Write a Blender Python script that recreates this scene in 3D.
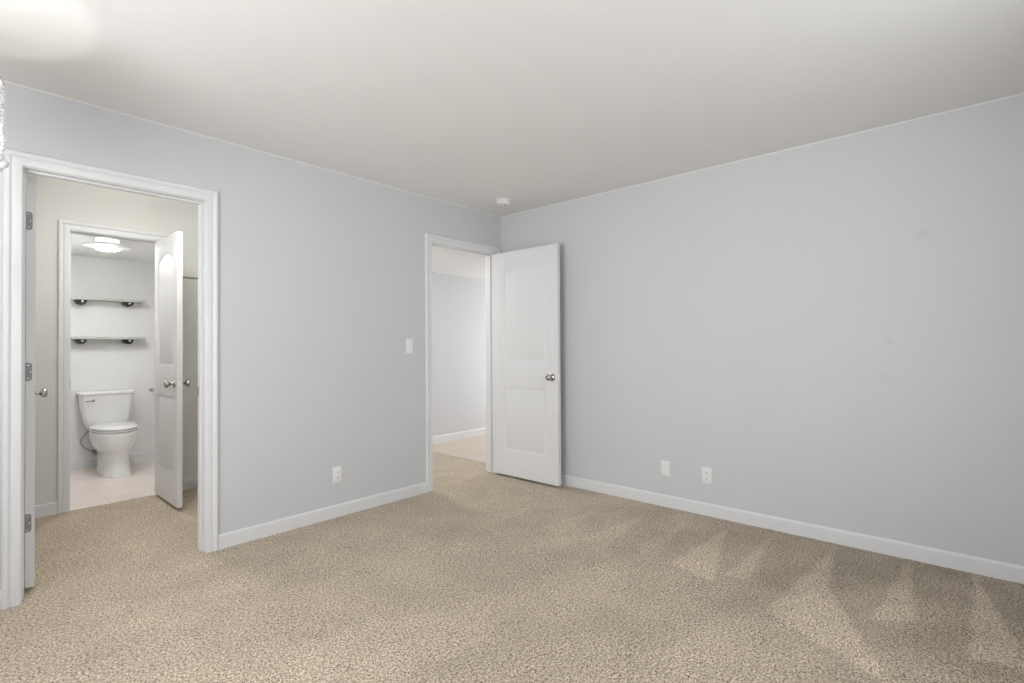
import bpy, bmesh, math, random
import numpy as np
from mathutils import Vector, Matrix

random.seed(4)
D = bpy.data
C = bpy.context.scene.collection
for o in list(D.objects): D.objects.remove(o)

# ------------------------------------------------------------------ camera
CAM = Vector((-3.582, -3.317, 1.190))
YAW, PITCH, ROLL, FPX = 0.7267, 0.01052, -0.00566, 508.65
F = Vector((math.cos(YAW)*math.cos(PITCH), math.sin(YAW)*math.cos(PITCH), math.sin(PITCH)))
R0 = Vector((math.sin(YAW), -math.cos(YAW), 0))
U0 = R0.cross(F)
R = R0*math.cos(ROLL) + U0*math.sin(ROLL)
U = -R0*math.sin(ROLL) + U0*math.cos(ROLL)
cd = D.cameras.new('camera'); cam = D.objects.new('camera', cd); C.objects.link(cam)
cam.matrix_world = Matrix(((R.x, U.x, -F.x, CAM.x), (R.y, U.y, -F.y, CAM.y), (R.z, U.z, -F.z, CAM.z), (0, 0, 0, 1)))
cd.sensor_width = 36; cd.lens = 36*FPX/1024; cd.clip_start = 0.02
bpy.context.scene.camera = cam

# ------------------------------------------------------------------ world, lights, exposure
sc = bpy.context.scene
sc.view_settings.view_transform = 'Standard'; sc.view_settings.look = 'None'
sc.view_settings.gamma = 1; sc.view_settings.use_curve_mapping = False
sc.view_settings.exposure = 0.0
w = D.worlds.new('sky'); sc.world = w; w.use_nodes = True
w.node_tree.nodes['Background'].inputs[0].default_value = (0.80, 0.88, 1.0, 1)
w.node_tree.nodes['Background'].inputs[1].default_value = 1.0

def area(name, loc, target, sx, sy, power, col):
    l = D.lights.new(name, 'AREA'); l.shape = 'RECTANGLE'; l.size = sx; l.size_y = sy
    l.energy = power; l.color = col
    o = D.objects.new(name, l); C.objects.link(o); o.location = loc
    d = Vector(target) - Vector(loc)
    o.rotation_euler = d.to_track_quat('-Z', 'Y').to_euler()
    return o
# daylight through the room's two windows (behind and left of the camera) and the hallway window
area('daylight_back', (-2.25, -4.20, 1.25), (-1.85, 0, 2.3), 2.0, 1.3, 33, (0.97, 0.985, 1.0))
area('daylight_side', (-4.60, -1.70, 1.40), (0, -2.00, 1.7), 1.5, 1.2, 60, (0.97, 0.985, 1.0))
area('daylight_hallway', (3.30, 0.86, 1.05), (0, 0.86, 1.6), 1.2, 1.4, 64, (0.98, 0.99, 1.0))

# ------------------------------------------------------------------ helpers
def tag(o, label=None, cat=None, group=None, kind=None):
    if label: o['label'] = label
    if cat: o['category'] = cat
    if group: o['group'] = group
    if kind: o['kind'] = kind
    return o
def empty(name, loc, rz=0, label=None, cat=None, group=None, kind=None):
    o = D.objects.new(name, None); C.objects.link(o); o.location = loc; o.rotation_euler = (0, 0, rz)
    o.empty_display_size = 0.1
    return tag(o, label, cat, group, kind)
def obj(name, bm, mats, parent=None, smooth=False, angle=None):
    bmesh.ops.recalc_face_normals(bm, faces=bm.faces)
    me = D.meshes.new(name); bm.to_mesh(me); bm.free()
    for m in (mats if isinstance(mats, (list, tuple)) else [mats]): me.materials.append(m)
    if smooth:
        for p in me.polygons: p.use_smooth = True
        if angle: me.set_sharp_from_angle(angle=math.radians(angle))
    o = D.objects.new(name, me); C.objects.link(o)
    if parent: o.parent = parent
    return o
def bx(bm, x0, x1, y0, y1, z0, z1, mi=0, bev=0):
    vs = [bm.verts.new((x, y, z)) for x in (x0, x1) for y in (y0, y1) for z in (z0, z1)]
    fs = []
    for q in ((0,1,3,2),(4,6,7,5),(0,4,5,1),(2,3,7,6),(0,2,6,4),(1,5,7,3)):
        f = bm.faces.new([vs[i] for i in q]); f.material_index = mi; fs.append(f)
    if bev:
        es = list({e for f in fs for e in f.edges})
        bmesh.ops.bevel(bm, geom=es, offset=bev, segments=2, affect='EDGES', profile=0.5)
def lathe(bm, prof, M=None, n=28, mi=0):
    """prof: (radius, height) pairs revolved about local Z, M moves it"""
    M = M or Matrix.Identity(4); rings = []
    for r, h in prof:
        if r < 1e-6: rings.append([bm.verts.new(M @ Vector((0, 0, h)))])
        else: rings.append([bm.verts.new(M @ Vector((r*math.cos(2*math.pi*k/n), r*math.sin(2*math.pi*k/n), h))) for k in range(n)])
    for a, b in zip(rings, rings[1:]):
        for k in range(n):
            if len(a) == 1 and len(b) == 1: continue
            if len(a) == 1: f = bm.faces.new((a[0], b[k], b[(k+1) % n]))
            elif len(b) == 1: f = bm.faces.new((a[k], a[(k+1) % n], b[0]))
            else: f = bm.faces.new((a[k], a[(k+1) % n], b[(k+1) % n], b[k]))
            f.material_index = mi
    for ring in (rings[0], rings[-1]):
        if len(ring) > 1:
            f = bm.faces.new(ring); f.material_index = mi
def axis(loc, d):
    """matrix: local Z along d at loc"""
    return Matrix.Translation(loc) @ Vector(d).to_track_quat('Z', 'Y').to_matrix().to_4x4()
def tube(bm, pts, r, n=10):
    pts = [Vector(p) for p in pts]; rings = []
    for i, p in enumerate(pts):
        t = (pts[min(i+1, len(pts)-1)] - pts[max(i-1, 0)]).normalized()
        a = t.orthogonal().normalized() if i == 0 else (prev - t*prev.dot(t)).normalized()
        prev = a; b = t.cross(a)
        rings.append([bm.verts.new(p + a*r*math.cos(2*math.pi*k/n) + b*r*math.sin(2*math.pi*k/n)) for k in range(n)])
    for A, B in zip(rings, rings[1:]):
        for k in range(n): bm.faces.new((A[k], A[(k+1) % n], B[(k+1) % n], B[k]))
    bm.faces.new(rings[0]); bm.faces.new(rings[-1])
def loft(bm, rings, cap=(True, True)):
    vr = [[bm.verts.new(p) for p in r] for r in rings]; n = len(vr[0])
    for A, B in zip(vr, vr[1:]):
        for k in range(n): bm.faces.new((A[k], A[(k+1) % n], B[(k+1) % n], B[k]))
    if cap[0]: bm.faces.new(vr[0])
    if cap[1]: bm.faces.new(vr[-1])
def smoothpath(P, n=8):
    P = [Vector(p) for p in P]; out = []
    for i in range(len(P)-1):
        a, b, c, d = P[max(i-1, 0)], P[i], P[i+1], P[min(i+2, len(P)-1)]
        for k in range(n):
            t = k/n
            out.append(0.5*((2*b)+(c-a)*t+(2*a-5*b+4*c-d)*t*t+(3*b-a-3*c+d)*t**3))
    return out + [P[-1]]

# ------------------------------------------------------------------ materials
def lin(c): return tuple((v/12.92 if v <= 0.04045 else ((v+0.055)/1.055)**2.4) for v in [x/255 for x in c])
def mat(name, col, rough=0.5, metal=0.0, bump=0.0, bscale=300, **kw):
    m = D.materials.new(name); m.use_nodes = True; nt = m.node_tree; b = nt.nodes['Principled BSDF']
    b.inputs['Base Color'].default_value = (*col, 1); b.inputs['Roughness'].default_value = rough
    b.inputs['Metallic'].default_value = metal
    for k, v in kw.items(): b.inputs[k.replace('_', ' ')].default_value = v
    tc = nt.nodes.new('ShaderNodeTexCoord')
    nz = nt.nodes.new('ShaderNodeTexNoise'); nz.inputs['Scale'].default_value = bscale; nz.inputs['Detail'].default_value = 3
    nt.links.new(tc.outputs['Object'], nz.inputs['Vector'])
    # slight unevenness of the surface colour
    n2 = nt.nodes.new('ShaderNodeTexNoise'); n2.inputs['Scale'].default_value = 3.0
    nt.links.new(tc.outputs['Object'], n2.inputs['Vector'])
    mx = nt.nodes.new('ShaderNodeMix'); mx.data_type = 'RGBA'
    mx.inputs['A'].default_value = (*[c*0.985 for c in col], 1); mx.inputs['B'].default_value = (*[min(1, c*1.015) for c in col], 1)
    nt.links.new(n2.outputs['Fac'], mx.inputs['Factor']); nt.links.new(mx.outputs['Result'], b.inputs['Base Color'])
    if bump:
        bp = nt.nodes.new('ShaderNodeBump'); bp.inputs['Strength'].default_value = bump; bp.inputs['Distance'].default_value = 0.001
        nt.links.new(nz.outputs['Fac'], bp.inputs['Height']); nt.links.new(bp.outputs['Normal'], b.inputs['Normal'])
    return m
M_wall = mat('wall_paint_blue_grey', (0.665, 0.672, 0.690), 0.60, bump=0.12, bscale=160)
M_greige = mat('wall_paint_greige', (0.75, 0.745, 0.71), 0.6, bump=0.12, bscale=160)
M_bath = mat('bathroom_paint_white', (0.86, 0.86, 0.85), 0.5, bump=0.1, bscale=160)
M_ceil = mat('ceiling_paint', (0.83, 0.822, 0.80), 0.8, bump=0.25, bscale=120)
M_trim = mat('trim_enamel', (0.80, 0.805, 0.81), 0.42)
M_door = mat('door_enamel', (0.81, 0.81, 0.81), 0.55, bump=0.04, bscale=400)
M_plast = mat('white_plastic', (0.88, 0.88, 0.88), 0.35)
M_dark = mat('dark_slot', (0.05, 0.05, 0.05), 0.6)
M_nickel = mat('satin_nickel', (0.46, 0.44, 0.41), 0.18, 1.0)
M_hinge = mat('hinge_steel', (0.33, 0.33, 0.335), 0.6, 0.45)
M_black = mat('black_bracket', (0.008, 0.008, 0.008), 0.32)
M_porc = mat('porcelain', (0.86, 0.86, 0.855), 0.08, Coat_Weight=0.5)
M_seat = mat('seat_plastic', (0.86, 0.86, 0.86), 0.2)
M_hose = mat('braided_steel', (0.42, 0.42, 0.42), 0.4, 0.8, bump=0.5, bscale=700)
M_glass_shelf = mat('frosted_shelf', (0.52, 0.53, 0.49), 0.35)
M_chrome = mat('chrome', (0.75, 0.75, 0.75), 0.08, 1.0)
M_crystal = mat('crystal_bead', (0.90, 0.90, 0.92), 0.15, Transmission_Weight=0.15, IOR=1.5)
def emis(name, col, s):
    m = D.materials.new(name); m.use_nodes = True; b = m.node_tree.nodes['Principled BSDF']
    b.inputs['Base Color'].default_value = (0.9, 0.9, 0.9, 1)
    b.inputs['Emission Color'].default_value = (*col, 1); b.inputs['Emission Strength'].default_value = s
    return m
M_diff = emis('lit_diffuser', (1.0, 0.99, 0.97), 118.0)
M_drumglass = emis('lit_drum_glass', (1.0, 0.98, 0.95), 0.9)
M_bulb = emis('lit_bulb', (1.0, 0.97, 0.94), 450.0)
M_globe = emis('fill_lamp_globe', (1.0, 0.99, 0.97), 11.0)
M_diff2 = emis('lit_hall_diffuser', (1.0, 0.985, 0.965), 44.0)
M_diff3 = emis('hallway_fill_diffuser', (1.0, 0.985, 0.96), 75.0)
m = D.materials.new('window_glass'); m.use_nodes = True; nt = m.node_tree; nt.nodes.clear()
t = nt.nodes.new('ShaderNodeBsdfTransparent'); g = nt.nodes.new('ShaderNodeBsdfGlossy'); g.inputs['Roughness'].default_value = 0.02
mi_ = nt.nodes.new('ShaderNodeMixShader'); mi_.inputs[0].default_value = 0.06; out = nt.nodes.new('ShaderNodeOutputMaterial')
nt.links.new(t.outputs[0], mi_.inputs[1]); nt.links.new(g.outputs[0], mi_.inputs[2]); nt.links.new(mi_.outputs[0], out.inputs[0])
M_pane = m
m = D.materials.new('lamp_shade_fabric'); m.use_nodes = True; nt = m.node_tree; nt.nodes.clear()
t = nt.nodes.new('ShaderNodeBsdfTranslucent'); t.inputs[0].default_value = (0.9, 0.88, 0.84, 1)
g = nt.nodes.new('ShaderNodeBsdfDiffuse'); g.inputs[0].default_value = (0.86, 0.85, 0.83, 1)
mi_ = nt.nodes.new('ShaderNodeMixShader'); mi_.inputs[0].default_value = 0.15; out = nt.nodes.new('ShaderNodeOutputMaterial')
nt.links.new(t.outputs[0], mi_.inputs[1]); nt.links.new(g.outputs[0], mi_.inputs[2]); nt.links.new(mi_.outputs[0], out.inputs[0])
M_shade = m

def N(nt, t, **kw):
    n = nt.nodes.new(t)
    for k, v in kw.items():
        if k in n.inputs: n.inputs[k].default_value = v
        else: setattr(n, k, v)
    return n
# wall of the bedroom's right side: same paint with the two faint filler spots
M_wall_r = M_wall.copy(); M_wall_r.name = 'wall_paint_blue_grey_patched'
nt = M_wall_r.node_tree; b = nt.nodes['Principled BSDF']; tc = nt.nodes['Texture Coordinate']
prev = [n for n in nt.nodes if n.type == 'MIX'][0].outputs['Result']
for (py, pz, rr, k) in ((-3.155, 1.796, 0.035, 0.93), (-3.00, 1.21, 0.022, 0.96), (-2.97, 1.01, 0.04, 0.975)):
    dn = nt.nodes.new('ShaderNodeVectorMath'); dn.operation = 'DISTANCE'; dn.inputs[1].default_value = (0, py, pz)
    nzp = N(nt, 'ShaderNodeTexNoise', Scale=28.0); nt.links.new(tc.outputs['Object'], nzp.inputs['Vector'])
    nt.links.new(tc.outputs['Object'], dn.inputs[0])
    ad = nt.nodes.new('ShaderNodeMath'); ad.operation = 'MULTIPLY_ADD'; ad.inputs[1].default_value = rr*1.8; 
    nt.links.new(nzp.outputs['Fac'], ad.inputs[0]); nt.links.new(dn.outputs['Value'], ad.inputs[2])
    mr = nt.nodes.new('ShaderNodeMapRange'); mr.inputs['From Min'].default_value = rr*1.5; mr.inputs['From Max'].default_value = rr*1.9
    mr.inputs['To Min'].default_value = 1; mr.inputs['To Max'].default_value = 0
    nt.links.new(ad.outputs[0], mr.inputs['Value'])
    mx = nt.nodes.new('ShaderNodeMix'); mx.data_type = 'RGBA'
    mx.inputs['B'].default_value = (0.665*k, 0.672*k, 0.690*k, 1)
    nt.links.new(mr.outputs[0], mx.inputs['Factor']); nt.links.new(prev, mx.inputs['A']); prev = mx.outputs['Result']
nt.links.new(prev, b.inputs['Base Color'])

# carpet
M_carpet = D.materials.new('cut_pile_carpet'); M_carpet.use_nodes = True
nt = M_carpet.node_tree; b = nt.nodes['Principled BSDF']; b.inputs['Roughness'].default_value = 1.0
b.inputs['Specular IOR Level'].default_value = 0.1
b.inputs['Sheen Weight'].default_value = 0.15; b.inputs['Sheen Roughness'].default_value = 0.5
tc = N(nt, 'ShaderNodeTexCoord')
fine = N(nt, 'ShaderNodeTexNoise', Scale=215.0, Detail=2.0, Roughness=0.7); nt.links.new(tc.outputs['Object'], fine.inputs['Vector'])
mid = N(nt, 'ShaderNodeTexNoise', Scale=95.0, Detail=3.0, Roughness=0.6); nt.links.new(tc.outputs['Object'], mid.inputs['Vector'])
big = N(nt, 'ShaderNodeTexNoise', Scale=4.5, Detail=3.0, Roughness=0.6); nt.links.new(tc.outputs['Object'], big.inputs['Vector'])
s = N(nt, 'ShaderNodeMath', operation='MULTIPLY_ADD'); s.inputs[1].default_value = 0.6
nt.links.new(fine.outputs['Fac'], s.inputs[0])
s2 = N(nt, 'ShaderNodeMath', operation='MULTIPLY'); s2.inputs[1].default_value = 0.4
nt.links.new(mid.outputs['Fac'], s2.inputs[0]); nt.links.new(s2.outputs[0], s.inputs[2])
cr = N(nt, 'ShaderNodeValToRGB'); e = cr.color_ramp.elements
e[0].position = 0.40; e[0].color = (0.09, 0.063, 0.040, 1); e[1].position = 0.60; e[1].color = (0.92, 0.785, 0.61, 1)
em = cr.color_ramp.elements.new(0.49); em.color = (0.50, 0.410, 0.308, 1)
nt.links.new(s.outputs[0], cr.inputs['Fac'])
nap = N(nt, 'ShaderNodeAttribute'); nap.attribute_name = 'nap'
nb = N(nt, 'ShaderNodeMath', operation='MULTIPLY_ADD'); nb.inputs[1].default_value = 0.32; nt.links.new(big.outputs['Fac'], nb.inputs[0])
nt.links.new(nap.outputs['Fac'], nb.inputs[2])
bc = N(nt, 'ShaderNodeMapRange'); bc.inputs['From Min'].default_value = 0.0; bc.inputs['From Max'].default_value = 1.0
bc.inputs['To Min'].default_value = 0.20; bc.inputs['To Max'].default_value = 1.52
nt.links.new(nb.outputs[0], bc.inputs['Value'])
ml = N(nt, 'ShaderNodeVectorMath', operation='SCALE'); nt.links.new(cr.outputs['Color'], ml.inputs[0]); nt.links.new(bc.outputs[0], ml.inputs['Scale'])
nt.links.new(ml.outputs[0], b.inputs['Base Color'])
bp = N(nt, 'ShaderNodeBump', Strength=0.9, Distance=0.004); nt.links.new(s.outputs[0], bp.inputs['Height']); nt.links.new(bp.outputs['Normal'], b.inputs['Normal'])

def tiled(name, col, grout, w_, h_, mortar, off, rough, rot=0):
    m = D.materials.new(name); m.use_nodes = True; nt = m.node_tree; b = nt.nodes['Principled BSDF']; b.inputs['Roughness'].default_value = rough
    tc = N(nt, 'ShaderNodeTexCoord'); mp = N(nt, 'ShaderNodeMapping'); mp.inputs['Rotation'].default_value = (0, 0, rot)
    nt.links.new(tc.outputs['Object'], mp.inputs['Vector'])
    br = N(nt, 'ShaderNodeTexBrick'); br.offset = off; br.inputs['Scale'].default_value = 1
    br.inputs['Brick Width'].default_value = w_; br.inputs['Row Height'].default_value = h_; br.inputs['Mortar Size'].default_value = mortar
    br.inputs['Color1'].default_value = (*col, 1); br.inputs['Color2'].default_value = (*[c*0.93 for c in col], 1); br.inputs['Mortar'].default_value = (*grout, 1)
    nt.links.new(mp.outputs[0], br.inputs['Vector'])
    nz = N(nt, 'ShaderNodeTexNoise', Scale=6.0, Detail=5.0); mp2 = N(nt, 'ShaderNodeMapping'); mp2.inputs['Scale'].default_value = (1, 6, 1) if off else (1, 1, 1)
    nt.links.new(tc.outputs['Object'], mp2.inputs['Vector']); nt.links.new(mp2.outputs[0], nz.inputs['Vector'])
    mr = N(nt, 'ShaderNodeMapRange'); mr.inputs['To Min'].default_value = 0.85; mr.inputs['To Max'].default_value = 1.1; nt.links.new(nz.outputs['Fac'], mr.inputs['Value'])
    ml = N(nt, 'ShaderNodeVectorMath', operation='SCALE'); nt.links.new(br.outputs['Color'], ml.inputs[0]); nt.links.new(mr.outputs[0], ml.inputs['Scale'])
    nt.links.new(ml.outputs[0], b.inputs['Base Color'])
    return m
M_tile = tiled('beige_tile', (0.90, 0.81, 0.75), (0.76, 0.68, 0.63), 0.45, 0.45, 0.003, 0.0, 0.3)
M_wood = tiled('pale_plank', (0.68, 0.58, 0.48), (0.52, 0.43, 0.35), 1.2, 0.16, 0.002, 0.5, 0.4)

# ------------------------------------------------------------------ room shell
H = 2.44; SOF = 2.122
XW, YB = -4.30, -3.90          # inner faces: side wall, back wall
REAR = 1.61                    # back wall of the dressing hall and hallway
JT = 0.018                     # jamb board thickness
OPN = {'closet': (-3.322, -2.553, 2.055), 'entry': (-0.856, -0.094, 2.066), 'bath': (-2.946, -2.376, 2.068)}

def wall(name, along, a0, a1, f0, f1, z1, openings, mats, pick, label):
    """along: 'x' or 'y'; a = extent along it, f = the two faces; openings (a0,a1,z0,z1)"""
    bm = bmesh.new()
    cuts = sorted({a0, a1, *([-1.54] if along == 'x' and a0 < -2 and a1 > 0.5 else []), *[v for o in openings for v in o[:2]]})
    for c0, c1 in zip(cuts, cuts[1:]):
        zs = [(0, z1)]
        for (o0, o1, q0, q1) in openings:
            if c0 >= o0-1e-6 and c1 <= o1+1e-6:
                zs = [(p, q) for p, q in ((0, q0), (q1, z1)) if q-p > 1e-4]
        for p, q in zs:
            if along == 'x': bx(bm, c0, c1, f0, f1, p, q)
            else: bx(bm, f0, f1, c0, c1, p, q)
    bmesh.ops.remove_doubles(bm, verts=bm.verts, dist=1e-5)
    # drop inner partition faces
    seen = {}
    for f in bm.faces:
        k = tuple(round(v, 4) for v in f.calc_center_median()); seen.setdefault(k, []).append(f)
    bmesh.ops.delete(bm, geom=[f for fs in seen.values() if len(fs) > 1 for f in fs], context='FACES')
    bmesh.ops.recalc_face_normals(bm, faces=bm.faces)
    if pick:
        for f in bm.faces: f.material_index = pick(f.normal, f.calc_center_median())
    o = obj(name, bm, mats)
    return tag(o, label, 'wall', kind='structure')

def grow(o): return (o[0]-JT, o[1]+JT, 0, o[2]+JT)
WIN_B = (-3.25, -1.25, 0.75, 2.05); WIN_S = (-2.48, -0.92, 0.80, 2.10); WIN_H = (0.35, 1.40, 0.40, 1.95)
wall('wall_left', 'x', -4.42, 3.12, 0.0, 0.12, H, [grow(OPN['closet']), grow(OPN['entry'])], [M_wall, M_greige],
     lambda n, c: 1 if (n.y > 0.5 and c.x < -1.54) else 0, 'pale blue-grey painted wall with the two open doorways')
wall('wall_right', 'y', YB-0.12, 0.0, 0.0, 0.12, H, [], [M_wall_r], None, 'long plain pale blue-grey wall on the right of the bedroom')
wall('wall_back', 'x', -4.42, 0.0, YB-0.12, YB, H, [WIN_B], [M_wall], None, 'blue-grey bedroom wall with the wide window behind the camera')
wall('wall_side', 'y', YB, 0.0, XW-0.12, XW, H, [WIN_S], [M_wall], None, 'blue-grey bedroom side wall with a window, left of the camera')
wall('wall_rear', 'x', -4.42, 3.12, REAR, REAR+0.12, H, [grow(OPN['bath'])], [M_greige, M_bath, M_wall],
     lambda n, c: 1 if n.y > 0.5 else (2 if c.x > -1.54 else 0), 'wall behind both doorways, beige by the bathroom door and pale grey in the hallway')
wall('wall_closet', 'y', 0.12, REAR, -4.02, -3.90, H, [], [M_greige], None, 'beige end wall of the small dressing hall')
wall('wall_divider', 'y', 0.12, REAR, -1.60, -1.48, H, [], [M_greige, M_wall], lambda n, c: 1 if n.x > 0.5 else 0, 'short partition between dressing hall and hallway')
wall('wall_bathroom_back', 'x', -3.12, -1.48, 3.25, 3.37, 2.30, [], [M_bath], None, 'white bathroom wall behind the toilet and the shelves')
wall('wall_bathroom_left', 'y', REAR+0.12, 3.25, -3.12, -3.00, 2.30, [], [M_bath], None, 'white bathroom wall left of the toilet')
wall('wall_bathroom_right', 'y', REAR+0.12, 3.25, -1.60, -1.48, 2.30, [], [M_bath], None, 'white bathroom wall on the toilet\'s right, behind the open bathroom door')
wall('wall_hallway_end', 'y', 0.12, REAR, 3.00, 3.12, H, [WIN_H], [M_wall], None, 'pale grey end wall of the hallway with its window')

def slab(name, x0, x1, y0, y1, z0, z1, m, label, cat):
    bm = bmesh.new(); bx(bm, x0, x1, y0, y1, z0, z1); return tag(obj(name, bm, m), label, cat, kind='structure')
slab('ceiling', -4.42, 0.12, YB-0.12, REAR+0.12, H, H+0.1, M_ceil, 'flat off-white bedroom ceiling', 'ceiling')
slab('ceiling', -1.48, 3.12, 0.12, REAR, SOF, SOF+0.08, M_ceil, 'lower cream ceiling of the hallway beyond the entry door', 'ceiling')
slab('ceiling', -3.00, -1.60, REAR+0.12, 3.25, SOF, SOF+0.08, M_bath, 'white bathroom ceiling around the round lamp', 'ceiling')
slab('floor', -3.12, -1.48, REAR+0.012, 3.37, -0.06, 0.002, M_tile, 'pinkish beige tiled bathroom floor under the toilet', 'floor')
slab('floor', 0.14, 3.12, 0.12, REAR, -0.06, 0.003, M_wood, 'pale smooth plank floor of the hallway', 'floor')

# carpet: a fine grid, gently uneven, with the vacuum marks as an attribute of the pile
def carpet():
    x0, x1, y0, y1, st = -4.30, 0.14, -3.90, REAR+0.012, 0.0125
    nx, ny = int((x1-x0)/st)+1, int((y1-y0)/st)+1
    xs = np.linspace(x0, x1, nx); ys = np.linspace(y0, y1, ny)
    X, Y = np.meshgrid(xs, ys)
    rng = np.random.default_rng(3)
    def lump(scale, amp, n=40):
        Z = np.zeros_like(X)
        for _ in range(n):
            a = rng.uniform(0, 2*np.pi); k = rng.uniform(.6, 1.4)*scale; Z += np.sin(k*(X*np.cos(a)+Y*np.sin(a))+rng.uniform(0, 6.3))
        return amp*Z/np.sqrt(n)
    Z = lump(14, .0007)+lump(60, .0005) + rng.normal(0, .0006, X.shape)
    nap_ = np.full_like(X, 0.435)
    # long vacuum strokes: bands of pile leaning one way
    nap_ += 0.028*np.tanh(3*np.sin(9.5*(X*0.50+Y*0.87)+1.3*np.sin(1.7*X)))*np.clip((-0.2-Y)/0.8, 0, 1)
    nap_ += lump(5, .014)+lump(16, .012)
    # the pile lies the other way (darker) in the strip of short strokes along the right wall
    edge = np.clip((X+1.35+0.12*np.sin(Y*9))/0.9, 0, 1)*np.clip((-1.2-Y)/1.6, 0, 1)
    nap_ -= 0.19*edge
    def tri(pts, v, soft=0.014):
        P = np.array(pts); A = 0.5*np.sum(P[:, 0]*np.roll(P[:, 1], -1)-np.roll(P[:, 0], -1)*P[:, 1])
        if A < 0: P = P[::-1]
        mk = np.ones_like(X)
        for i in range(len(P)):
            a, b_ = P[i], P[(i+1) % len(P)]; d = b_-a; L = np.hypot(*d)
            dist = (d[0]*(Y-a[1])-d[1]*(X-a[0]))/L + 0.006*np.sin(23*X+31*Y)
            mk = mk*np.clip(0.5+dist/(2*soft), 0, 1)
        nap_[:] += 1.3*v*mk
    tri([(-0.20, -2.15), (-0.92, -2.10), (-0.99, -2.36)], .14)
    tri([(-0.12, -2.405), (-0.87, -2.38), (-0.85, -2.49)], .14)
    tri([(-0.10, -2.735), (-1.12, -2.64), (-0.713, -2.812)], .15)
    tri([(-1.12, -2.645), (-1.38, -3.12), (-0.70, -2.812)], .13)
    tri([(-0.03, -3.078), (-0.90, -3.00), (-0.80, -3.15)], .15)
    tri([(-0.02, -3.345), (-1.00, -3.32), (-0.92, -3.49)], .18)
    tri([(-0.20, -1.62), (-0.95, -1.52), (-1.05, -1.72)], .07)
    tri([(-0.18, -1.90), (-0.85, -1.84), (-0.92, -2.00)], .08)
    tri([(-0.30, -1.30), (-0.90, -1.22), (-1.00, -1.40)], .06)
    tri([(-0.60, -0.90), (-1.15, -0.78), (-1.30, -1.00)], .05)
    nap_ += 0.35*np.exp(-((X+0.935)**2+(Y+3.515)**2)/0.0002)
    verts = np.stack([X, Y, Z], -1).reshape(-1, 3)
    idx = np.arange(nx*ny).reshape(ny, nx)
    q = np.stack([idx[:-1, :-1], idx[:-1, 1:], idx[1:, 1:], idx[1:, :-1]], -1).reshape(-1, 4)
    me = D.meshes.new('floor'); me.vertices.add(len(verts)); me.vertices.foreach_set('co', verts.ravel().astype(np.float32))
    me.loops.add(q.size); me.loops.foreach_set('vertex_index', q.ravel().astype(np.int32))
    me.polygons.add(len(q)); me.polygons.foreach_set('loop_start', (np.arange(len(q))*4).astype(np.int32))
    me.update(calc_edges=True); me.validate()
    at = me.attributes.new('nap', 'FLOAT', 'POINT'); at.data.foreach_set('value', nap_.ravel().astype(np.float32))
    me.materials.append(M_carpet); me.polygons.foreach_set('use_smooth', [True]*len(me.polygons))
    o = D.objects.new('floor', me); C.objects.link(o)
    return tag(o, 'beige cut-pile carpet with vacuum marks along the right wall', 'carpet', kind='structure')
carpet()

# ------------------------------------------------------------------ trim
CASE = [(0, 0), (0, .009), (.003, .0115), (.020, .0125), (.030, .0115), (.034, .008), (.037, .008), (.041, .014), (.047, .0175), (.057, .0175), (.062, .0145), (.064, .010), (.064, 0)]
def casing(bm, x0, x1, zt, yf, sgn, rev=0.004):
    """moulded casing swept round an opening on a wall face at y=yf, sticking out towards sgn"""
    x0 -= rev; x1 += rev; zt += rev
    rings = []
    for fx in (lambda s: (x0-s, 0.0), lambda s: (x0-s, zt+s), lambda s: (x1+s, zt+s), lambda s: (x1+s, 0.0)):
        rings.append([(fx(s)[0], yf+sgn*t, fx(s)[1]) for s, t in CASE])
    loft(bm, rings)
def frame(name, key, y0, y1, stop_y, label, strike):
    x0, x1, zt = OPN[key]; bm = bmesh.new()
    bx(bm, x0-JT, x0, y0, y1, 0, zt+JT); bx(bm, x1, x1+JT, y0, y1, 0, zt+JT); bx(bm, x0, x1, y0, y1, zt, zt+JT)
    s0, s1 = stop_y
    bx(bm, x0, x0+.011, s0, s1, 0, zt-.011, bev=.002); bx(bm, x1-.011, x1, s0, s1, 0, zt-.011, bev=.002); bx(bm, x0, x1, s0, s1, zt-.011, zt, bev=.002)
    casing(bm, x0, x1, zt, y0, -1); casing(bm, x0, x1, zt, y1, 1)
    o = obj(name, bm, M_trim); tag(o, label, 'door frame', kind='structure')
    bm = bmesh.new(); sx, sy, sd = strike
    bx(bm, min(sx, sx+sd*.002), max(sx, sx+sd*.002), sy-.016, sy+.016, .90, .965)
    bx(bm, min(sx, sx+sd*.003), max(sx, sx+sd*.003), sy-.008, sy+.008, .918, .947, mi=1)
    obj('strike_plate', bm, [M_hinge, M_dark], o)
    return o
frame('trim_1', 'closet', 0, .12, (.040, .072), 'white moulded frame of the left doorway to the dressing hall', (OPN['closet'][1], .10, -1))
frame('trim_2', 'entry', 0, .12, (.048, .080), 'white moulded frame of the doorway in the far corner', (OPN['entry'][0], .025, 1))
frame('trim_3', 'bath', REAR, REAR+.12, (REAR+.048, REAR+.080), 'white moulded frame of the bathroom doorway', (OPN['bath'][0], REAR+.02, 1))

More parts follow.
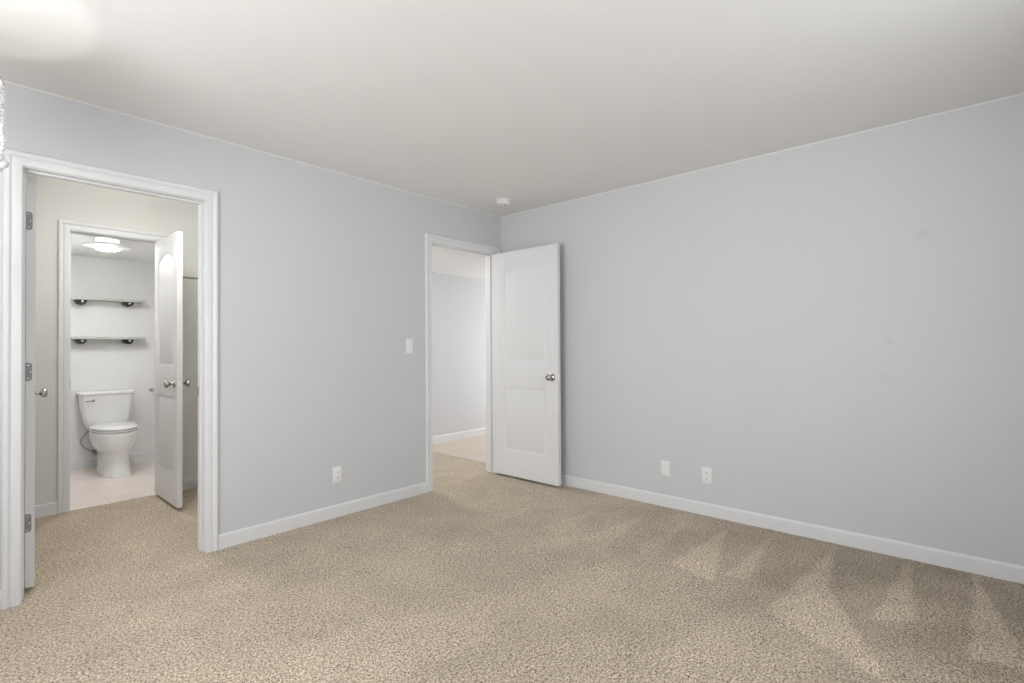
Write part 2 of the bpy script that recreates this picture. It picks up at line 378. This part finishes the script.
BB = [(0, 0), (.013, 0), (.013, .072), (.0115, .080), (.008, .085), (0, .087)]
def board(bm, p, q, nrm):
    p, q, nrm = Vector((*p, 0)), Vector((*q, 0)), Vector((*nrm, 0))
    loft(bm, [[e_ + nrm*t + Vector((0, 0, z)) for t, z in BB] for e_ in (p, q)])
def boards(name, segs, label):
    bm = bmesh.new()
    for s_ in segs: board(bm, *s_)
    return tag(obj(name, bm, M_trim), label, 'baseboard', kind='structure')
co, ci = OPN['closet'][0]-.068, OPN['closet'][1]+.068
eo, ei = OPN['entry'][0]-.068, OPN['entry'][1]+.068
boards('baseboard_left', [((XW, 0), (co, 0), (0, -1)), ((ci, 0), (eo, 0), (0, -1))], 'white baseboard on the wall between the two doorways')
boards('baseboard_right', [((0, 0), (0, YB), (-1, 0))], 'long white baseboard along the right wall')
boards('baseboard_back', [((XW+.013, YB), (-.013, YB), (0, 1))], 'white baseboard on the wall behind the camera')
boards('baseboard_side', [((XW, YB), (XW, -.013), (1, 0))], 'white baseboard under the side window')
boards('baseboard_rear', [((-3.90, REAR), (OPN['bath'][0]-.068, REAR), (0, -1)), ((OPN['bath'][1]+.068, REAR), (-1.60, REAR), (0, -1))], 'white baseboard either side of the bathroom doorway')
boards('baseboard_hallway', [((-1.48, REAR), (3.0, REAR), (0, -1)), ((ei, .12), (3.0, .12), (0, 1))], 'bright white baseboard in the hallway beyond the entry door')
boards('baseboard_bathroom', [((-3.0, 3.25), (-1.60, 3.25), (0, -1)), ((-3.0, REAR+.12), (-3.0, 3.237), (1, 0))], 'white baseboard behind the toilet')
for nm, seg, lb in (('trim_ceiling_left', (XW, 0, -.002, 0), 'thin ceiling-paint line along the top of the wall with the doorways'),
                    ('trim_ceiling_right', (-.002, 0, YB, -.002), 'thin ceiling-paint line along the top of the right wall')):
    bm = bmesh.new(); bx(bm, seg[0], seg[1], seg[2], seg[3], H-.007, H); tag(obj(nm, bm, M_ceil), lb, 'paint line', kind='structure')

# windows (behind and beside the camera, and at the hallway's end)
def window(name, plane, a0, a1, z0, z1, f0, f1, inward, label):
    root = empty(name, (0, 0, 0), 0, label, 'window', kind='structure')
    def b2(bm, p, q, r, s_, u=f0, v=f1, **k):
        if plane == 'x': bx(bm, p, q, u, v, r, s_, **k)
        else: bx(bm, u, v, p, q, r, s_, **k)
    fw = .045; mf = (f0+f1)/2; m_ = (a0+a1)/2
    bm = bmesh.new()
    b2(bm, a0, a0+fw, z0, z1); b2(bm, a1-fw, a1, z0, z1); b2(bm, a0+fw, a1-fw, z0, z0+fw); b2(bm, a0+fw, a1-fw, z1-fw, z1)
    b2(bm, m_-.02, m_+.02, z0+fw, z1-fw, mf-.02, mf+.02)
    obj('window_frame', bm, M_trim, root)
    bm = bmesh.new(); b2(bm, a0+fw, a1-fw, z0+fw, z1-fw, mf-.002, mf+.002); obj('pane', bm, M_pane, root)
    bm = bmesh.new(); fi = f1 if inward > 0 else f0
    b2(bm, a0-.04, a1+.04, z0-.03, z0, min(fi, fi+inward*.05), max(fi, fi+inward*.05), bev=.004); obj('window_sill', bm, M_trim, root)
window('window_1', 'x', *WIN_B, YB-.12, YB, 1, 'wide window in the wall behind the camera')
window('window_2', 'y', *WIN_S, XW-.12, XW, 1, 'window in the side wall left of the camera')
window('window_3', 'y', *WIN_H, 3.0, 3.12, -1, 'window at the far end of the hallway')

# ------------------------------------------------------------------ doors
def arch_outline(u0, u1, z0, zs, zm, n=14):
    pts = [(u0, z0), (u1, z0), (u1, zs)]
    for k in range(1, n):
        t_ = k/n; u = u1+(u0-u1)*t_; pts.append((u, zs+(zm-zs)*(1-(2*t_-1)**2)))
    if zm <= zs: pts = [(u0, z0), (u1, z0), (u1, zs)]
    return pts + [(u0, zs)]
def inset(pts, d):
    out_ = []; n = len(pts)
    for i in range(n):
        p0, p, p1 = Vector(pts[i-1]), Vector(pts[i]), Vector(pts[(i+1) % n])
        a, b_ = (p-p0).normalized(), (p1-p).normalized()
        na, nb_ = Vector((-a.y, a.x)), Vector((-b_.y, b_.x)); h = (na+nb_).normalized()
        out_.append(p + h*d/max(.3, h.dot(na)))
    return out_
def leaf_mesh(W, HT, T, st, zl0, zl1, zu0, zus, zum):
    """door leaf, hinge edge at u=0, thickness v in 0..T, two moulded panels (upper one arched) on both faces"""
    bm = bmesh.new()
    for face in (0, 1):
        def P(u, z, dep): return bm.verts.new((u, dep if face == 0 else T-dep, z))
        lo = arch_outline(st, W-st, zl0, zl1, zl1); up = arch_outline(st, W-st, zu0, zus, zum)
        bm.faces.new([P(0, 0, 0), P(st, 0, 0), P(st, zl0, 0), P(st, zl1, 0), P(st, zu0, 0), P(st, zus, 0), P(st, HT, 0), P(0, HT, 0)])
        bm.faces.new([P(W-st, 0, 0), P(W, 0, 0), P(W, HT, 0), P(W-st, HT, 0), P(W-st, zus, 0), P(W-st, zu0, 0), P(W-st, zl1, 0), P(W-st, zl0, 0)])
        bm.faces.new([P(st, 0, 0), P(W-st, 0, 0), P(W-st, zl0, 0), P(st, zl0, 0)])
        bm.faces.new([P(st, zl1, 0), P(W-st, zl1, 0), P(W-st, zu0, 0), P(st, zu0, 0)])
        top = [p for p in up[2:]]
        for a, b_ in zip(top, top[1:]):
            bm.faces.new([P(a[0], a[1], 0), P(a[0], HT, 0), P(b_[0], HT, 0), P(b_[0], b_[1], 0)])
        for pts in (lo, up):
            rings = []
            for d, dep in ((0, 0), (.006, .0038), (.014, .0066), (.021, .0066), (.029, .0050), (.046, .0010)):
                rings.append([P(p[0], p[1], dep) for p in (inset(pts, d) if d else pts)])
            for A, B in zip(rings, rings[1:]):
                for k in range(len(A)): bm.faces.new((A[k], A[(k+1) % len(A)], B[(k+1) % len(A)], B[k]))
            bm.faces.new(rings[-1])
    for q in (((0,0),(0,HT)), ((0,HT),(W,HT)), ((W,HT),(W,0)), ((W,0),(0,0))):
        (u0, z0), (u1, z1) = q
        bm.faces.new([bm.verts.new(v) for v in ((u0, 0, z0), (u1, 0, z1), (u1, T, z1), (u0, T, z0))])
    bmesh.ops.remove_doubles(bm, verts=bm.verts, dist=1e-5)
    return bm
KNOB = [(.033, 0), (.033, .003), (.030, .007), (.016, .010), (.011, .014), (.0105, .026), (.013, .031), (.021, .036), (.0265, .043), (.028, .050), (.0265, .057), (.021, .063), (.010, .066), (0, .0665)]
def door(name, pin, rz, W, T, zb, HT, mirror, label, st, hinges=(.33, 1.075, 1.825)):
    """leaf hangs on a pin; local +x runs from the pin along the leaf, leaf thickness on the local -y (or +y) side"""
    root = empty(name, (pin[0], pin[1], 0), rz, label, 'door', kind='structure')
    s = -1 if mirror else 1
    gap, off = .002, .008
    lf = obj('door_leaf', leaf_mesh(W, HT, T, st, .23, .81, 1.028, 1.845, 1.910), M_door, root, smooth=True, angle=35)
    lf.location = (gap, off if s > 0 else -off-T, zb)
    ym = (off if s > 0 else -off-T)
    for side, yy, dy in (('a', ym, -1), ('b', ym+T, 1)):
        bm = bmesh.new(); lathe(bm, KNOB, axis((gap+W-.065, yy, .930), (0, dy, 0)))
        obj('door_knob', bm, M_nickel, root, smooth=True, angle=50)
    bm = bmesh.new(); bx(bm, gap+W-.001, gap+W+.001, ym+T/2-.0125, ym+T/2+.0125, .902, .958, bev=.0005)
    lathe(bm, [(.006, 0), (.006, .004), (0, .005)], axis((gap+W, ym+T/2, .930), (1, 0, 0)), n=12)
    obj('latch_plate', bm, M_plast, root)
    for hz in hinges:
        bm = bmesh.new()
        lathe(bm, [(0, -.047), (.006, -.0455), (.006, .0455), (0, .047)], axis((0, 0, hz), (0, 0, 1)), n=14)
        # leaf plate on the hinge edge, rounded at the far corners
        w_ = .031; r_ = .012; y_s = 0; pts = [(-.003, -.0445), (-.003, .0445), (w_-r_, .0445)]
        for k in range(1, 6): a = math.radians(90-18*k); pts.append((w_-r_+r_*math.cos(a), .0445-r_+r_*math.sin(a)))
        for k in range(0, 5): a = math.radians(-18*k); pts.append((w_-r_+r_*math.cos(a), -.0445+r_+r_*math.sin(a)))
        pts.append((w_-r_, -.0445))
        A = [bm.verts.new((gap-.0015, s*p, hz+z)) for p, z in pts]; B = [bm.verts.new((gap+.0005, s*p, hz+z)) for p, z in pts]
        bm.faces.new(A); bm.faces.new(B)
        for k in range(len(A)): bm.faces.new((A[k], A[(k+1) % len(A)], B[(k+1) % len(A)], B[k]))
        # jamb plate folds back to the frame
        h = obj('hinge', bm, M_hinge, root)
        bm = bmesh.new()
        for (p, z) in ((.016, .032), (.024, 0), (.016, -.032)):
            lathe(bm, [(.0042, 0), (.0036, .0012), (0, .0014)], axis((gap-.0015, s*p, hz+z), (-1, 0, 0)), n=10)
        obj('screw', bm, M_chrome, h)
    return root
# the doors stand open 90 degrees
d1 = door('door_1', (OPN['closet'][0]+.012, .128), math.radians(85.7), .757, .035, .022, 2.028, True, 'white panel door seen edge-on at the left doorway, three steel hinges showing', .14, (.338, 1.080, 1.826))
d2 = door('door_2', (OPN['entry'][1]+.002, -.008), math.radians(-90), .757, .035, .020, 2.040, True, 'white two-panel arched-top door standing open against the right wall', .14)
d3 = door('door_3', (OPN['bath'][1]-.002, REAR-.008), math.radians(-90.4), .600, .035, .025, 2.030, True, 'narrow white panel door open in front of the bathroom doorway', .085)

# ------------------------------------------------------------------ wall plates
def plate_base(bm, w_=.070, h_=.1145):
    bx(bm, -w_/2, w_/2, 0, .006, -h_/2, h_/2, bev=.0022)
def rot_to(o, wall_):
    if wall_ == 'right': o.rotation_euler = (0, 0, math.radians(90))
    else: o.rotation_euler = (0, 0, math.radians(180))
def mk_outlet(loc, wall_, label):
    root = empty('electrical_outlet', loc, 0, label, 'outlet'); rot_to(root, wall_)
    bm = bmesh.new(); plate_base(bm); obj('cover_plate', bm, M_plast, root, smooth=True, angle=30)
    for z in (.0195, -.0195):
        bm = bmesh.new(); M_ = axis((0, .006, z), (0, 1, 0))
        n = 24; pts = []
        for k in range(n):
            a = 2*math.pi*k/n; pts.append((.0172*math.cos(a), max(-.0125, min(.0125, .0172*math.sin(a)))))
        A = [bm.verts.new((p, .006, z+q)) for p, q in pts]; B = [bm.verts.new((p*.95, .0082, z+q*.95)) for p, q in pts]
        bm.faces.new(B)
        for k in range(n): bm.faces.new((A[k], A[(k+1) % n], B[(k+1) % n], B[k]))
        r_ = obj('receptacle', bm, M_plast, root)
        bm = bmesh.new()
        bx(bm, -.0075, -.0053, .008, .0086, z-.002, z+.0065); bx(bm, .0053, .0075, .008, .0086, z-.001, z+.0055)
        lathe(bm, [(.0026, 0), (.0026, .0006)], axis((0, .008, z-.0075), (0, 1, 0)), n=10)
        obj('slot', bm, M_dark, r_)
    bm = bmesh.new(); lathe(bm, [(.003, 0), (.0026, .0012), (0, .0014)], axis((0, .006, 0), (0, 1, 0)), n=12); obj('screw', bm, M_plast, root)
    return root
mk_outlet((-1.716, 0, .295), 'left', 'white duplex outlet low on the wall between the two doorways')
mk_outlet((0, -1.957, .279), 'right', 'white duplex outlet low on the right wall, farther from the door')
t_ = empty('blank_wall_plate', (0, -1.650, .280), 0, 'white rectangular wall plate with a plain insert on the right wall, nearer the open door', 'wall plate'); rot_to(t_, 'right')
bm = bmesh.new(); plate_base(bm); obj('cover_plate', bm, M_plast, t_, smooth=True, angle=30)
bm = bmesh.new(); bx(bm, -.0165, .0165, .005, .0078, -.033, .033, bev=.001); obj('insert', bm, M_plast, t_)
t_ = empty('light_switch', (-1.087, 0, 1.201), 0, 'white rocker light switch on the wall beside the entry doorway', 'light switch'); rot_to(t_, 'left')
bm = bmesh.new(); plate_base(bm); obj('cover_plate', bm, M_plast, t_, smooth=True, angle=30)
bm = bmesh.new()
prof = [(.033, .0065), (.031, .0095), (0, .0080), (-.031, .0065), (-.033, .0060)]
loft(bm, [[(x, .005, .033), (x, .005, -.033)] + [(x, y, z) for z, y in reversed(prof)] for x in (-.0165, .0165)])
obj('rocker', bm, M_plast, t_)

# smoke detector
t_ = empty('smoke_detector', (-.392, -.392, H), 0, 'small round white smoke detector on the ceiling near the corner', 'smoke detector')
bm = bmesh.new(); lathe(bm, [(.066, 0), (.066, -.010), (.054, -.011), (.054, -.013)], n=40); obj('base', bm, M_plast, t_, smooth=True, angle=30)
bm = bmesh.new(); lathe(bm, [(.058, -.013), (.062, -.020), (.054, -.032), (.030, -.037), (.014, -.038), (0, -.038)], n=40); obj('cover', bm, M_plast, t_, smooth=True, angle=30)
bm = bmesh.new(); lathe(bm, [(.006, -.036), (.006, -.040), (0, -.041)], Matrix.Translation((.022, 0, 0)), n=14); obj('test_button', bm, M_dark, t_)

# flush lamp on the dressing hall ceiling
t_ = empty('drum_ceiling_light', (-2.62, .62, H), 0, 'round drum lamp on the dressing hall ceiling just inside the left doorway', 'ceiling light')
bm = bmesh.new(); lathe(bm, [(.070, 0), (.070, -.015), (.012, -.025), (.012, -.09), (.0, -.092)], n=30); obj('canopy', bm, M_plast, t_, smooth=True, angle=40)
bm = bmesh.new(); lathe(bm, [(.012, -.085), (.105, -.088), (.110, -.095), (.110, -.165), (.100, -.175), (0, -.180)], n=40); obj('diffuser', bm, M_diff2, t_, smooth=True, angle=60)

t_ = empty('hallway_fill_light', (-.62, .90, SOF), 0, 'added unseen fill lamp on the hallway ceiling left of the entry doorway', 'ceiling light')  # added lamp, out of view, evens the light along the hallway wall
bm = bmesh.new(); lathe(bm, [(.130, 0), (.135, -.008), (.135, -.016), (.125, -.020)], n=40); obj('rim', bm, M_plast, t_, smooth=True, angle=40)
bm = bmesh.new(); lathe(bm, [(.122, -.016), (.115, -.034), (.08, -.046), (.04, -.052), (0, -.053)], n=40); obj('diffuser', bm, M_diff3, t_, smooth=True, angle=60)

# dressing hall ledge; its dark colour stands for the shadow under its edge
M_ledge_shadow = mat('ledge_painted_shadow', (0.30, 0.28, 0.24), 0.6)
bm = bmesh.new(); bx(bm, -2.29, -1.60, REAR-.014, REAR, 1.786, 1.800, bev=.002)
tag(obj('trim_4', bm, M_ledge_shadow), 'thin ledge strip coloured as its shadow line on the wall right of the bathroom door', 'ledge', kind='structure')

# ------------------------------------------------------------------ bathroom
def shelf(z, label):
    root = empty('wall_shelf', (-2.445, 3.25, z), 0, label, 'shelf', 'bathroom wall shelves')
    bm = bmesh.new()
    bx(bm, -.300, .300, -.155, -.001, -.013, .013, bev=.003); obj('shelf_board', bm, M_glass_shelf, root, smooth=True, angle=30)
    for x in (-.218, .160):
        bm = bmesh.new(); n = 14
        # half-round clamp, deepest at the front centre, running back to the wall
        rings = []
        for y, s_ in ((-.120, .78), (-.110, 1.0), (-.02, 1.0), (-.001, .95)):
            rings.append([(x+.045*s_*math.cos(math.pi*k/n), y, -.0135-.046*s_*math.sin(math.pi*k/n)) for k in range(n+1)])
        loft(bm, rings)
        br_ = obj('bracket', bm, M_black, root, smooth=True, angle=40)
        bm = bmesh.new(); lathe(bm, [(.011, 0), (.011, .004), (.008, .006), (0, .0065)], axis((x+.008, -.120, -.026), (0, -1, 0)), n=16); obj('screw_cap', bm, M_chrome, br_, smooth=True, angle=40)
    return root
shelf(1.688, 'upper pale wall shelf on black half-round brackets in the bathroom')
shelf(1.301, 'lower pale wall shelf on black half-round brackets, above the toilet')

def sup(cx, cy, a, bf, bb, z, n=36, p=2.3):
    """rounded outline: half width a, front half-length bf (towards -y), back half-length bb"""
    out_ = []
    for k in range(n):
        t_ = 2*math.pi*k/n; c, s_ = math.cos(t_), math.sin(t_)
        x = a*math.copysign(abs(c)**(2/p), c); y = math.copysign(abs(s_)**(2/p), s_)
        out_.append((cx+x, cy+(y*bb if y > 0 else y*bf), z))
    return out_
T = empty('toilet', (-2.462, 3.00, .002), 0, 'white two-piece toilet with closed lid against the bathroom back wall', 'toilet')
bm = bmesh.new()
loft(bm, [sup(0, -.13, .117, .350, .26, 0, p=3), sup(0, -.13, .119, .350, .26, .014, p=3), sup(0, -.13, .112, .340, .25, .030, p=2.8), sup(0, -.13, .108, .325, .25, .12, p=2.6),
          sup(0, -.13, .108, .318, .26, .19, p=2.5), sup(0, -.13, .118, .322, .27, .215, p=2.4), sup(0, -.14, .145, .335, .28, .245, p=2.25), sup(0, -.15, .166, .338, .285, .285, p=2.2), sup(0, -.15, .177, .338, .29, .335, p=2.15),
          sup(0, -.155, .182, .336, .30, .380, p=2.15), sup(0, -.155, .183, .334, .30, .402, p=2.15), sup(0, -.155, .177, .327, .30, .409, p=2.15)])
bx(bm, -.10, .10, .05, .20, .30, .410, bev=.012)
obj('bowl', bm, M_porc, T, smooth=True, angle=50)
bm = bmesh.new()
loft(bm, [sup(0, -.155, .178, .332, .22, .414, p=2.15), sup(0, -.155, .183, .337, .22, .419, p=2.15), sup(0, -.155, .183, .337, .22, .427, p=2.15), sup(0, -.155, .178, .331, .215, .431, p=2.15)])
obj('toilet_seat', bm, M_seat, T, smooth=True, angle=50)
bm = bmesh.new()
loft(bm, [sup(0, -.155, .175, .329, .225, .436, p=2.15), sup(0, -.155, .182, .337, .23, .441, p=2.15), sup(0, -.155, .182, .336, .23, .449, p=2.15), sup(0, -.155, .168, .318, .215, .459, p=2.15), sup(0, -.155, .09, .18, .13, .464, p=2.15)])
ld = obj('toilet_lid', bm, M_seat, T, smooth=True, angle=60)
for s_ in (-1, 1):
    bm = bmesh.new(); bx(bm, s_*.07-.018, s_*.07+.018, .045, .085, .412, .452, bev=.006); obj('lid_hinge', bm, M_seat, T, smooth=True, angle=40)
def rbox(cx, y0, y1, w_, z, r_=.035, n=6):
    out_ = []
    for (sx, sy) in ((1, 1), (-1, 1), (-1, -1), (1, -1)):
        a0 = {(1, 1): 0, (-1, 1): 90, (-1, -1): 180, (1, -1): 270}[(sx, sy)]
        for k in range(n+1):
            a = math.radians(a0+90*k/n)
            out_.append((cx+sx*(w_-r_)+r_*math.cos(a), (y1-r_ if sy > 0 else y0+r_)+r_*math.sin(a), z))
    return out_
bm = bmesh.new()
loft(bm, [rbox(-.012, .055, .205, .155, .412), rbox(-.012, .045, .222, .170, .43), rbox(-.012, .032, .228, .184, .51), rbox(-.012, .022, .232, .202, .66), rbox(-.012, .020, .233, .207, .738)])
obj('tank', bm, M_porc, T, smooth=True, angle=50)
bm = bmesh.new()
loft(bm, [rbox(-.012, .010, .240, .212, .739), rbox(-.012, .006, .243, .217, .744), rbox(-.012, .006, .243, .217, .763), rbox(-.012, .010, .238, .212, .770), rbox(-.012, .03, .22, .19, .773)])
obj('tank_lid', bm, M_porc, T, smooth=True, angle=50)
bm = bmesh.new(); lathe(bm, [(.013, 0), (.013, .010), (.009, .014), (0, .015)], axis((-.125, .024, .688), (0, -1, 0)), n=18)
tube(bm, [(-.125, .004, .688), (-.140, .000, .688), (-.190, .000, .684)], .0055)
obj('flush_lever', bm, M_hinge, T, smooth=True, angle=50)
# braided water line and stop valve
def rel(p): return (p[0]+2.462, p[1]-3.0, p[2]-.002)
bm = bmesh.new(); tube(bm, [rel(p) for p in smoothpath([(-2.560, 3.185, .170), (-2.595, 3.17, .192), (-2.645, 3.15, .24), (-2.665, 3.13, .295), (-2.642, 3.11, .35), (-2.610, 3.10, .395), (-2.602, 3.10, .428)])], .0065)
hose = obj('supply_hose', bm, M_hose, T, smooth=True); hose['label'] = 'grey braided water hose'
bm = bmesh.new(); lathe(bm, [(.022, 0), (.020, .004), (.008, .006), (.008, .050), (.012, .052), (.012, .066), (0, .067)], axis(rel((-2.545, 3.249, .165)), (0, -1, 0)), n=18)
tube(bm, [rel((-2.545, 3.19, .165)), rel((-2.570, 3.185, .172))], .009)
lathe(bm, [(.017, 0), (.019, .006), (.014, .014), (0, .015)], axis(rel((-2.545, 3.19, .150)), (0, 0, -1)), n=14)
obj('stop_valve', bm, M_hinge, hose, smooth=True, angle=40)
bm = bmesh.new(); lathe(bm, [(.014, 0), (.014, .014), (.010, .018)], axis(rel((-2.602, 3.10, .412)), (0, 0, 1)), n=10); obj('coupling_nut', bm, M_plast, hose)
# paper holder
t_ = empty('toilet_paper_holder', (-2.060, 3.25, .750), 0, 'small dark metal paper holder on the bathroom wall at the door edge', 'paper holder')
bm = bmesh.new(); lathe(bm, [(.020, 0), (.020, .006), (.008, .010), (.008, .055), (.011, .058), (.011, .068), (0, .070)], axis((0, 0, 0), (0, -1, 0)), n=18); obj('post', bm, M_nickel, t_, smooth=True, angle=40)
bm = bmesh.new(); tube(bm, smoothpath([(0, -.062, 0), (-.022, -.062, -.002), (-.030, -.062, .012), (-.030, -.062, .022)], 5), .006); tube(bm, [(0, -.062, 0), (.13, -.062, 0)], .006); obj('holder_bar', bm, M_nickel, t_, smooth=True, angle=40)
# ceiling lamp
t_ = empty('bathroom_ceiling_light', (-2.640, 2.11, SOF), 0, 'round lit flush-mount lamp with a wide white brim on the bathroom ceiling', 'ceiling light')
bm = bmesh.new(); lathe(bm, [(.080, 0), (.082, -.004), (.082, -.052)], n=40); obj('drum', bm, M_drumglass, t_, smooth=True, angle=40)
bm = bmesh.new(); lathe(bm, [(.082, -.048), (.165, -.050), (.170, -.057), (.162, -.066), (.105, -.074), (.086, -.080), (.084, -.060)], n=48); obj('brim', bm, M_plast, t_, smooth=True, angle=40)
bm = bmesh.new(); lathe(bm, [(.082, -.062), (.082, -.082), (.070, -.089), (.04, -.092), (0, -.093)], n=40); obj('diffuser', bm, M_diff, t_, smooth=True, angle=40)

# added unseen fill lamp on the bathroom's left wall to brighten the bathroom
t_ = empty('bathroom_fill_light', (-3.0, 2.45, 1.72), 0, 'bar lamp with three lit globes on the bathroom\'s left wall', 'fill lamp')
bm = bmesh.new(); bx(bm, 0, .018, -.24, .24, -.045, .045, bev=.004); obj('backplate', bm, M_chrome, t_)
for y in (-.17, 0, .17):
    bm = bmesh.new(); lathe(bm, [(.012, 0), (.012, .030), (.022, .034), (.022, .044)], axis((.018, y, 0), (1, 0, 0)), n=16); a_ = obj('lamp_arm', bm, M_chrome, t_, smooth=True, angle=40)
    bm = bmesh.new(); bmesh.ops.create_uvsphere(bm, u_segments=20, v_segments=12, radius=.042, matrix=Matrix.Translation((.066, y, 0))); obj('globe', bm, M_globe, a_, smooth=True)

# ------------------------------------------------------------------ beaded lamp by the left doorway (its light pool shows on the ceiling)
LX, LY = -3.62, -.68
t_ = empty('beaded_pendant_lamp', (LX, LY, H), 0, 'hanging lamp with clear bead strands cut by the left picture edge, above the left doorway', 'pendant lamp')
bm = bmesh.new(); lathe(bm, [(.06, 0), (.06, -.012), (.02, -.022), (.006, -.024), (.004, -.425), (0, -.430)], n=28); obj('stem', bm, M_chrome, t_, smooth=True, angle=40)
bm = bmesh.new()
lathe(bm, [(.170, -.425), (.172, -.425), (.174, -.320), (.189, -.270), (.187, -.270), (.172, -.320), (.170, -.425)], n=48)
for f_ in [f_ for f_ in bm.faces if len(f_.verts) == 48]: bm.faces.remove(f_)
bmesh.ops.remove_doubles(bm, verts=bm.verts, dist=1e-5)
obj('shade_band', bm, M_shade, t_, smooth=True, angle=40)
bm = bmesh.new()
ring = [(.187*math.cos(2*math.pi*k/48), .187*math.sin(2*math.pi*k/48), -.272) for k in range(49)]
tube(bm, ring, .004, 8)
for k in range(4):
    a = math.pi/4+math.pi*k/2; tube(bm, [(.004*math.cos(a), .004*math.sin(a), -.30), (.187*math.cos(a), .187*math.sin(a), -.272)], .003, 6)
obj('hoop', bm, M_chrome, t_, smooth=True)
def strand(a):
    bm = bmesh.new(); x, y = .187*math.cos(a), .187*math.sin(a); z = -.280; i = 0
    while z > -.545:
        r_ = .0085 if i % 2 == 0 else .0055
        lathe(bm, [(0, r_), (r_*.75, r_*.6), (r_, 0), (r_*.75, -r_*.6), (0, -r_)], Matrix.Translation((x+.002*math.sin(i), y, z-r_)), n=8)
        z -= 2*r_; i += 1
    o = obj('bead_strand', bm, M_crystal, t_)
    bm = bmesh.new(); r_ = .019
    lathe(bm, [(0, r_)]+[(r_*math.cos(q), r_*math.sin(q)) for q in (1.05, .5, 0, -.5, -1.05)]+[(0, -r_)], Matrix.Translation((x, y, z-r_+.002)), n=12)
    obj('crystal_ball', bm, M_crystal, o)
for k in range(16): strand(2*math.pi*(k-.13)/16)
for k in range(3):
    a = 2*math.pi*k/3+.4
    bm = bmesh.new()
    lathe(bm, [(.010, .020), (.010, 0)], Matrix.Translation((.022*math.cos(a), .022*math.sin(a), -.475)), n=10)
    obj('bulb_socket', bm, M_plast, t_)
bm = bmesh.new(); lathe(bm, [(0, -.435), (.008, -.437), (.014, -.445), (.014, -.453), (.008, -.463), (0, -.465)], n=20); obj('bulb', bm, M_bulb, t_, smooth=True)
